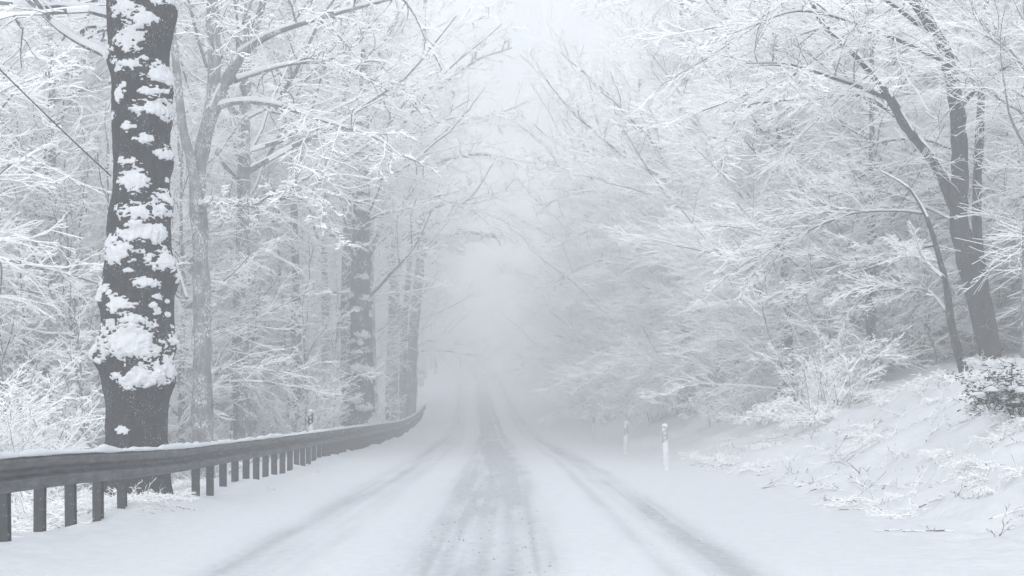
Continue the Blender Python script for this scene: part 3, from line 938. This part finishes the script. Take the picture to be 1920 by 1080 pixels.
def kind_shrub(seed, nstem, L, spread, c1, c2, c3, droop):
    rng = np.random.default_rng(seed)
    n = 10
    P = np.empty((nstem, n, 3)); ph = rng.random(nstem) * 6.283
    P[:, 0] = np.stack([.35 * rng.normal(size=nstem), .35 * rng.normal(size=nstem), -.15 + 0 * ph], -1)
    D = nrm(np.stack([np.cos(ph) * spread, np.sin(ph) * spread, 1 + 0 * ph], -1))
    ln = L * (.6 + .7 * rng.random(nstem))
    for s in range(n - 1):
        P[:, s + 1] = P[:, s] + D * (ln / (n - 1))[:, None]
        D = nrm(D - UP * droop + rng.normal(0, .09, (nstem, 3)))
    P[:, 1:, 2] = np.maximum(P[:, 1:, 2], .02)
    R = np.linspace(.016, .005, n)[None] * (.7 + .6 * rng.random((nstem, 1)))
    ps = Parts(); tubes(ps, P, R, snow_on(rng, R, .010, .5), 4)
    stem = ps.mesh('stem', [M_TWIG, M_TSNOW])
    pc = Parts()
    spec = [dict(cnt=c1, n=5, Lf=.40, ang=.7, t0=.15, trop=(.01, -.04), wob=.14, vert=.6, rmax=.008, rtip=.004, k=4, sb=.009),
            dict(cnt=c2, n=4, Lf=.45, ang=.75, wob=.18, vert=.6, rmax=.005, rtip=.003, k=3, sb=.008),
            dict(cnt=c3 + 1, n=3, Lf=.45, ang=.75, wob=.18, vert=.6, rmax=.004, rtip=.003, k=3, sb=.007)]
    for (A, Bq, S, k) in twigs_from(rng, P, R, spec):
        tubes(pc, A, Bq, S, k)
    return stem, pc.mesh('twigs', [M_TWIG, M_TSNOW])

SHRUBS = {
    'upright': kind_shrub(201, 14, 3.0, .35, 8, 5, 3, .05),
    'arching': kind_shrub(202, 14, 2.8, .8, 8, 5, 3, .16),
    'low': kind_shrub(203, 16, 1.5, 1.0, 6, 4, 3, .16),
}

def band_right(label, group, d):
    if d < 45: return label, group
    for lim, t in ((64, 'near the leaning beech'), (100, 'level with the delineator posts'), (999, 'where the verge fades into fog')):
        if d < lim: return label + ', ' + t, group + ' ' + t

def band_left(label, group, d):
    for lim, t in ((45, 'beside the massive trunk'), (70, 'near the forked tree'), (110, 'around the burly trunk'), (999, 'past the twin-stemmed tree')):
        if d < lim: return label + ', ' + t, group + ' ' + t

def place(kind, x, d, s, rz, name, label, cat, group, parts=('trunk', 'crown'), dz=0.0, tilt=(0, 0)):
    a, b = (KINDS if kind in KINDS else SHRUBS)[kind]
    if group in (G_BEECH, G_SHR, G_YB): label, group = band_right(label, group, d)
    elif group in (G_ASH, G_SAP, G_SHB, G_UN): label, group = band_left(label, group, d)
    root = empty(name, (x, d, gz(x, d) + dz), label, cat, group)
    root.scale = (s, s, s)
    root.rotation_euler = (tilt[0], tilt[1], rz)
    link(parts[0], a, root); link(parts[1], b, root)
    return root

rg = random.Random(42)
L_BEECH = 'tall snow-furred beech in the right wood'
G_YB = 'smaller beeches along the right verge'
G_UN = 'small trees of the left wood'
G_BEECH = 'beeches on the right bank'
L_ASH = 'tall slender grey tree in the left wood'
G_ASH = 'trees in the left wood'
L_SAP = 'thin straight sapling with short snowy twigs, left wood'
G_SAP = 'saplings in the left wood'
L_SHB = 'tangled snowy shrub behind the guard rail'
G_SHB = 'shrubs behind the guard rail'
L_SHR = 'snow-laden shrub on the right bank'
G_SHR = 'shrubs on the right bank'
L_FAR = 'fog-faded tree in the far wood where the road climbs and bends'
G_FAR = 'trees in the far fog'

def U(u, d):
    return float(cxr(min(d, 420))) + u

# right wood: a dense edge of smaller trees near the verge, tall ones behind and further up the slope
d = 50.0
while d < 215:
    u = rg.uniform(7.6, 10.5) if d < 95 else rg.uniform(6.4, 8.6)
    place(rg.choice(['beechA', 'beechB']), U(u, d), d, rg.uniform(.48, .72) * (1 if d < 110 else 1.25), rg.uniform(0, 6.28), 'young_beech', 'smaller fine-twigged beech at the right wood edge', 'tree', G_YB)
    d += rg.uniform(2.6, 4.2) * (1 + d / 200)
d = 56.0
while d < 230:
    u = rg.uniform(9.0, 11.5) if d < 95 else rg.uniform(7.6, 9.6)
    place(rg.choice(['beechA', 'beechB']), U(u, d), d, rg.uniform(.85, 1.1), rg.uniform(0, 6.28), 'beech_tree', L_BEECH, 'tree', G_BEECH)
    d += rg.uniform(7.0, 9.5) * (1 + d / 260)
for q in range(34):
    d = rg.uniform(48, 100); u = rg.uniform(11, 10 + d * .16)
    place(rg.choice(['beechA', 'beechB']), U(u, d), d, rg.uniform(.5, .8), rg.uniform(0, 6.28), 'beech_tree', L_BEECH, 'tree', G_BEECH)
for u0, d0, step in ((14.5, 50, 10.0), (20.5, 58, 11.0), (27.0, 75, 13)):
    d = d0
    while d < 190:
        place(rg.choice(['beechA', 'beechB', 'beechA']), U(u0 + rg.uniform(-2, 2), d), d + rg.uniform(-2, 2), rg.uniform(.9, 1.15), rg.uniform(0, 6.28), 'beech_tree', L_BEECH, 'tree', G_BEECH)
        d += step * rg.uniform(.8, 1.2)
# the wood carried on out of view beside the viewer, added to shade the foreground
for d, u in ((37, 19.5), (27, 16.0), (16, 20), (0, 16)):
    place(rg.choice(['beechA', 'beechB']), u, d, rg.uniform(.9, 1.1), rg.uniform(0, 6.28), 'beech_tree', L_BEECH, 'tree', G_BEECH)
for d, u in ((24, 9.2), (16, 8.0), (8, 7.4)):  # unseen high crowns, put here to shade the near snow
    place('ashC', u, d, rg.uniform(1.0, 1.15), rg.uniform(0, 6.28), 'verge_tree', 'tall high-crowned tree added out of view on the right verge to shade the road', 'tree', 'unseen shade trees on the right verge')
for d, u in ((20, -9.4), (9, -7.6), (12, -18)):  # left-hand trees out of view, added for the same shade on the ground
    place('ashC', u, d, rg.uniform(1.0, 1.15), rg.uniform(0, 6.28), 'woodland_tree', L_ASH, 'tree', G_ASH)
for d, u, k in ((80, 7.6, 1.15), (104, 7.4, 1.1), (130, 6.4, 1.2)):
    place('ashC', U(u, d), d, k, rg.uniform(0, 6.28), 'overhanging_tree', 'tall tree leaning its high crown over the road from the right verge', 'tree', 'tall trees overhanging from the right')
for d, u, k in ((79, -6.3, 1.3), (115, -6.2, 1.3), (57, -7.8, 1.15)):
    place('ashC', U(u, d), d, k, rg.uniform(0, 6.28), 'overhanging_tree', 'tall tree leaning its high crown over the road from behind the guard rail', 'tree', 'tall trees overhanging from the left')
place('ashC', 11.0, 41, .5, 1.0, 'verge_tree', 'tree at the bank top whose twigs hang in front of the leaning beech', 'tree', None)
# left wood
d = 66.0
for d, u in ((62, -8.6), (67, -7.2), (70, -11.5), (88, -8.0), (93, -6.6), (97, -10.8), (106, -6.8), (112, -8.4), (130, -6.6), (138, -6.9), (144, -9.8), (150, -6.4), (160, -6.8), (170, -6.4), (180, -6.8), (192, -6.2), (204, -6.6), (216, -6.2), (226, -6.8)):
    place('ashC' if d < 135 else rg.choice(['ashA', 'ashB', 'ashC']), U(u, d), d, rg.uniform(1.0, 1.2), rg.uniform(0, 6.28), 'woodland_tree', L_ASH, 'tree', G_ASH)
for q in range(44):
    d = 52 + 70 * rg.random()
    u = -rg.uniform(7.6, 8.5 + d * .17)
    xp = 960 + F * U(u, d) / d
    if d < 76 and 520 < xp < 800: continue
    place(rg.choice(['ashA', 'ashB', 'ashB']), U(u, d), d, rg.uniform(.45, .65), rg.uniform(0, 6.28), 'understory_tree', 'small fine-twigged understory tree, left wood', 'tree', G_UN)
for q in range(46):
    d = 38 + 110 * (q / 46.) + rg.uniform(-3, 3)
    u = -rg.uniform(10.5, 12 + d * .20)
    place(rg.choice(['ashA', 'ashB', 'ashB']), U(u, d), d, rg.uniform(.75, 1.1), rg.uniform(0, 6.28), 'woodland_tree', L_ASH, 'tree', G_ASH)
for q in range(60):
    d = 40 + 80 * rg.random()
    u = -rg.uniform(6.6, 8 + d * .14)
    xp = 960 + F * U(u, d) / d
    if d < 60 and 280 < xp < 470: u -= 4.0
    place(rg.choice(['sapA', 'sapB']), U(u, d), d, rg.uniform(.7, 1.25), rg.uniform(0, 6.28), 'sapling', L_SAP, 'sapling', G_SAP, tilt=(rg.uniform(-.08, .08), rg.uniform(-.08, .08)))
# far wood on both sides and behind the bend
d = 235.0
while d < 420:
    for side in (-1, 1):
        for u in ((6.6, 13, 21) if side > 0 else (-6.4, -12, -20)):
            k = rg.choice(['ashA', 'ashB']) if side < 0 else rg.choice(['beechA', 'beechB'])
            place(k, U(u + rg.uniform(-1.5, 1.5), d), d + rg.uniform(-6, 6), rg.uniform(.9, 1.15), rg.uniform(0, 6.28), 'far_tree', L_FAR, 'tree', G_FAR)
    d += 17 + d * .01

# shrubs
for q in range(40):
    d = 31 + 66 * (q / 40.) ** 1.3
    u = -6.6 - rg.random() * (1.2 + d * .07)
    xp = 960 + F * U(u, d) / d
    if d < 48 and xp > 90: u = -(960 - rg.uniform(-40, 90)) / F * d
    place(rg.choice(['upright', 'arching', 'upright']), U(u, d), d, rg.uniform(.6, 1.05), rg.uniform(0, 6.28), 'snowy_shrub', L_SHB, 'shrub', G_SHB, ('stem', 'twigs'))
for q in range(26):
    d = 17.2 + q * .42 + (q > 18) * (q - 18) * .8
    place('low', -4.95 - rg.random() * .25 - (0 if 23 < d < 28 else .3), d, rg.uniform(.28, .42), rg.uniform(0, 6.28), 'verge_brush', 'ankle-high brush under snow seen between the posts of the guard rail', 'shrub', 'brush under the guard rail', ('stem', 'twigs'))
for q in range(64):
    d = 42 + 98 * (q / 64.) ** 1.2
    u = rg.uniform(5.6, 8.8) if d > 92 else rg.uniform(6.6, 11.0)
    if d < 52 and u > .19 * d: u = rg.uniform(6.4, .17 * d)
    place(rg.choice(['arching', 'upright', 'low']), U(u, d), d, rg.uniform(.7, 1.2) * (.55 if d < 56 else .8 if d < 75 else 1), rg.uniform(0, 6.28), 'snowy_shrub', L_SHR, 'shrub', G_SHR, ('stem', 'twigs'))
for q in range(40):
    d = rg.uniform(50, 95); u = rg.uniform(9, 20)
    place(rg.choice(['upright', 'upright', 'arching']), U(u, d), d, rg.uniform(.9, 1.4), rg.uniform(0, 6.28), 'snowy_shrub', L_SHR, 'shrub', G_SHR, ('stem', 'twigs'))
for q in range(26):
    d = rg.uniform(50, 90); u = rg.uniform(8, 17)
    place(rg.choice(['sapA', 'sapB']), U(u, d), d, rg.uniform(.6, 1.1), rg.uniform(0, 6.28), 'sapling', 'thin sapling with short snowy twigs under the beeches of the right bank', 'sapling', 'saplings on the right bank', tilt=(rg.uniform(-.1, .1), rg.uniform(-.15, .05)))
for q in range(80):
    d = rg.uniform(22, 50); u = rg.uniform(4.5, 5.2 + d * .085)
    place('low', u, d, rg.uniform(.16, .34), rg.uniform(0, 6.28), 'twig_tuft', 'small tuft of thin twigs poking out of the snow of the right bank', 'tuft', 'tufts on the right bank', ('stem', 'twigs'), dz=-.06)
for q, (x, y, d) in enumerate([(1880, 720, 36), (1790, 735, 38), (1920, 690, 34), (1740, 750, 40), (1690, 770, 42), (1850, 700, 40)]):
    place('low', (x - 960) / F * d, d, rg.uniform(.32, .5), rg.uniform(0, 6.28), 'bramble_bush', 'low sprawling bramble canes bent under snow in front of the leaning beech', 'shrub', 'brambles in front of the leaning beech', ('stem', 'twigs'))

# ------------------------------------------------------------------ fallen twigs on the bank
def stick_mesh(seed, L):
    rng = np.random.default_rng(seed)
    n = 9
    P = np.zeros((1, n, 3)); D = np.array([1.0, 0, .05])
    P[0, 0] = (-L / 2, 0, .01)
    for i in range(n - 1):
        P[0, i + 1] = P[0, i] + D * L / (n - 1)
        D = nrm(D + rng.normal(0, .16, 3) * [1, 1, .5] + [0, 0, .04 - .02 * i])
    P[..., 2] = np.maximum(P[..., 2], .004)
    R = np.linspace(.008, .0035, n)[None]
    p = Parts(); tubes(p, P, R, snow_on(rng, R, .001, .14, .9), 5)
    A, Bq = grow(rng, P, R, 5, 5, .42, .7, vert=.5, wob=.18, rmax=.007, rtip=.003)
    A[..., 2] = np.maximum(A[..., 2], .0)
    tubes(p, A, Bq, snow_on(rng, Bq, .0006, .16, .9), 4)
    A, Bq = grow(rng, A, Bq, 3, 4, .45, .7, vert=.5, wob=.18, rmax=.004, rtip=.0025)
    tubes(p, A, Bq, snow_on(rng, Bq, .0004, .1, .9), 4)
    return p.mesh('fallen_twig', [M_STICK, M_TSNOW])
STICKS = [stick_mesh(300 + q, L) for q, L in enumerate((1.1, .8, 1.4, .6, 1.0))]

def lay(me, x, d, rz, s, name, label, cat, group, tilt=0.0):
    z = gz(x, d); e = .3
    gx = (gz(x + e, d) - gz(x - e, d)) / (2 * e); gy = (gz(x, d + e) - gz(x, d - e)) / (2 * e)
    o = link(name, me); o.location = (x, d, z + .012)
    from mathutils import Vector, Matrix
    nrm_ = Vector((-gx, -gy, 1)).normalized()
    q = nrm_.to_track_quat('Z', 'Y').to_matrix() @ Matrix.Rotation(rz, 3, 'Z') @ Matrix.Rotation(-tilt, 3, 'Y')
    o.rotation_euler = q.to_euler(); o.scale = (s, s, s)
    return tag(o, label, cat, group)
rs = random.Random(77)
for q in range(110):
    d = rs.uniform(19, 46)
    u = rs.uniform(4.2, 4.6 + d * .11)
    lay(rs.choice(STICKS), u, d, rs.uniform(0, 6.28), rs.uniform(.4, 1.1), 'fallen_twig', 'thin dark twig lying half buried in the snow of the right bank', 'twig', 'twigs on the right bank', rs.choice((0, 0, .15, .35, .6)))
for q in range(7):
    d = rs.uniform(22, 40)
    lay(rs.choice(STICKS), -4.15 + rs.uniform(-.3, .3), d, rs.uniform(0, 6.28), rs.uniform(.35, .6), 'fallen_twig', 'short twig lying on the snow at the foot of the guard rail', 'twig', 'twigs by the guard rail')

# ------------------------------------------------------------------ evergreen bush on the bank
def evergreen(xp, d, s, label, seed):
    x = (xp - 960) / F * d
    root = empty('evergreen_bush', (x, d, gz(x, d)), label, 'shrub')
    rng = np.random.default_rng(seed)
    ns = 9
    P = np.empty((ns, 7, 3)); ph = rng.random(ns) * 6.28
    P[:, 0] = .08 * rng.normal(size=(ns, 3)); P[:, 0, 2] = -.1
    D = nrm(np.stack([.8 * np.cos(ph), .8 * np.sin(ph), 1 + 0 * ph], -1))
    for i in range(6):
        P[:, i + 1] = P[:, i] + D * s * .17 * (.7 + .6 * rng.random((ns, 1)))
        D = nrm(D + rng.normal(0, .2, (ns, 3)) - UP * .06)
    R = np.linspace(.014, .006, 7)[None].repeat(ns, 0)
    A, Bq = grow(rng, P, R, 6, 4, .4, .8, vert=.6, wob=.15, rmax=.007, rtip=.004)
    p = Parts(); tubes(p, P, R, snow_on(rng, R, .01, .5), 5); tubes(p, A, Bq, snow_on(rng, Bq, .008, .5), 4)
    link('stem', p.mesh('stem', [M_STICK, M_TSNOW]), root)
    pts = np.concatenate([P[:, 2:].reshape(-1, 3), A[:, 1:].reshape(-1, 3)])
    sel = pts[rng.integers(0, len(pts), 1000)] + rng.normal(0, .05, (1000, 3))
    p = Parts(); sn = Parts()
    for c in sel:
        a = rng.random() * 6.28; L = rng.uniform(.045, .09); w = L * .42
        f = np.array([math.cos(a), math.sin(a), rng.uniform(-.7, .1)]); f /= np.linalg.norm(f)
        sd = np.cross(f, UP); sd /= np.linalg.norm(sd); up = np.cross(sd, f)
        V = [c, c + f * L * .5 + sd * w + up * .01, c + f * L, c + f * L * .5 - sd * w + up * .01, c + f * L * .5]
        p.add(np.array(V), [(0, 1, 4), (1, 2, 4), (2, 3, 4), (3, 0, 4)])
    lo = tag(link('foliage', p.mesh('foliage', [M_LEAF]), root), kind='stuff')
    n = 8
    for c in pts[rng.integers(0, len(pts), 46)]:
        r = rng.uniform(.03, .11)
        lat = np.linspace(-.35, 1, 5); V = []
        for t in lat:
            rad = r * math.sqrt(max(0, 1 - max(t, -.3) ** 2)) if t < 1 else .002
            aa = np.arange(n) * 2 * np.pi / n
            V.append(np.stack([c[0] + rad * np.cos(aa) * (1 + .25 * rng.normal(size=n)), c[1] + rad * np.sin(aa) * (1 + .25 * rng.normal(size=n)), np.full(n, c[2] + .015 + r * .55 * t)], -1))
        sn.add(np.concatenate(V), grid_faces(5, n, True))
    tag(link('snow_load', sn.mesh('snow_load', [M_SNOW], True), root), kind='stuff')
evergreen(1868, 29, .95, 'dark-leaved evergreen bush weighed down with snow at the top of the bank', 61)
evergreen(1918, 27, .75, 'small dark-leaved bush half under snow, lower on the bank beside the larger evergreen', 62)

# ------------------------------------------------------------------ overhead cable tied to the old tree
def cable():
    a = px(208, 330, 28.0); b = px(-620, -560, 24.0)
    n = 40; t = np.linspace(0, 1, n)[:, None]
    P = a * (1 - t) + b * t; P[:, 2] -= .22 * (4 * t[:, 0] * (1 - t[:, 0]))
    p = Parts(); tubes(p, P[None] - a, np.full((1, n), .011), np.zeros((1, n)), 6)
    o = link('cable', p.mesh('cable', [M_WIRE, M_TSNOW], True)); o.location = a
    tag(o, 'thin dark cable slanting up from the massive dark trunk', 'cable')
cable()

# ------------------------------------------------------------------ slush crumbs and falling snow
def crumbs():
    rng = np.random.default_rng(9); n = 1800
    d = 13.5 * (48 / 13.5) ** rng.random(n)
    u = rng.normal(-.35, .75, n) + (rng.random(n) > .8) * rng.normal(1.2, .5, n)
    r = .003 + .009 * rng.random(n) ** 3
    x = u + cxr(d); z = base_z(x, d) - .012
    V0 = np.array([(1, 0, 0), (-1, 0, 0), (0, 1, 0), (0, -1, 0), (0, 0, 1), (0, 0, -1.)])
    F0 = np.array([(0, 2, 4), (2, 1, 4), (1, 3, 4), (3, 0, 4), (2, 0, 5), (1, 2, 5), (3, 1, 5), (0, 3, 5)])
    V = V0[None] * (r[:, None, None] * np.array([1.5, 1.5, .8])) * (1 + .3 * rng.normal(size=(n, 6, 3))) + np.stack([x, d, z], -1)[:, None]
    Fa = F0[None] + (np.arange(n) * 6)[:, None, None]
    tag(link('slush_crumbs', mk_mesh('slush_crumbs', V.reshape(-1, 3), [Fa.reshape(-1, 3)], [M_SLUSH])), 'grey slush crumbs thrown up along the driven strip of the road', 'slush', kind='stuff')
crumbs()

def flakes():
    rng = np.random.default_rng(10); n = 6000
    d = 13 + 37 * rng.random(n) ** .6
    x = (rng.random(n) - .5) * 2 * (1 + d * .3); z = rng.random(n) * (1.5 + d * .24)
    ok = z > base_z(x, d) + .05
    x, d, z = x[ok], d[ok], z[ok]; n = len(x)
    r = .002 + .0028 * rng.random(n)
    V0 = np.array([(1, 0, 0), (-1, 0, 0), (0, 1, 0), (0, -1, 0), (0, 0, 1), (0, 0, -1.)])
    F0 = np.array([(0, 2, 4), (2, 1, 4), (1, 3, 4), (3, 0, 4), (2, 0, 5), (1, 2, 5), (3, 1, 5), (0, 3, 5)])
    V = V0[None] * r[:, None, None] * (1 + .3 * rng.normal(size=(n, 6, 3))) + np.stack([x, d, z], -1)[:, None]
    Fa = F0[None] + (np.arange(n) * 6)[:, None, None]
    tag(link('falling_snow', mk_mesh('falling_snow', V.reshape(-1, 3), [Fa.reshape(-1, 3)], [M_FLAKE])), 'small white snowflakes falling over the road and the rail', 'snowflakes', kind='stuff')
flakes()

# ------------------------------------------------------------------ haze
def build_haze():
    p = Parts(); p.box((0, 485, 26), (260, 545, 32))
    m = bpy.data.materials.new('snowy_air'); m.use_nodes = True
    nt = m.node_tree; nt.nodes.clear()
    out = N(nt, 'ShaderNodeOutputMaterial'); v = N(nt, 'ShaderNodeVolumePrincipled')
    v.inputs['Color'].default_value = (.985, .99, 1, 1)
    v.inputs['Density'].default_value = FOG
    v.inputs['Anisotropy'].default_value = 0.0
    nt.links.new(v.outputs[0], out.inputs['Volume'])
    o = link('haze', p.mesh('haze', [m]))
    tag(o, 'pale veil of falling snow and fog over the whole road and wood', 'haze', kind='stuff')
build_haze()
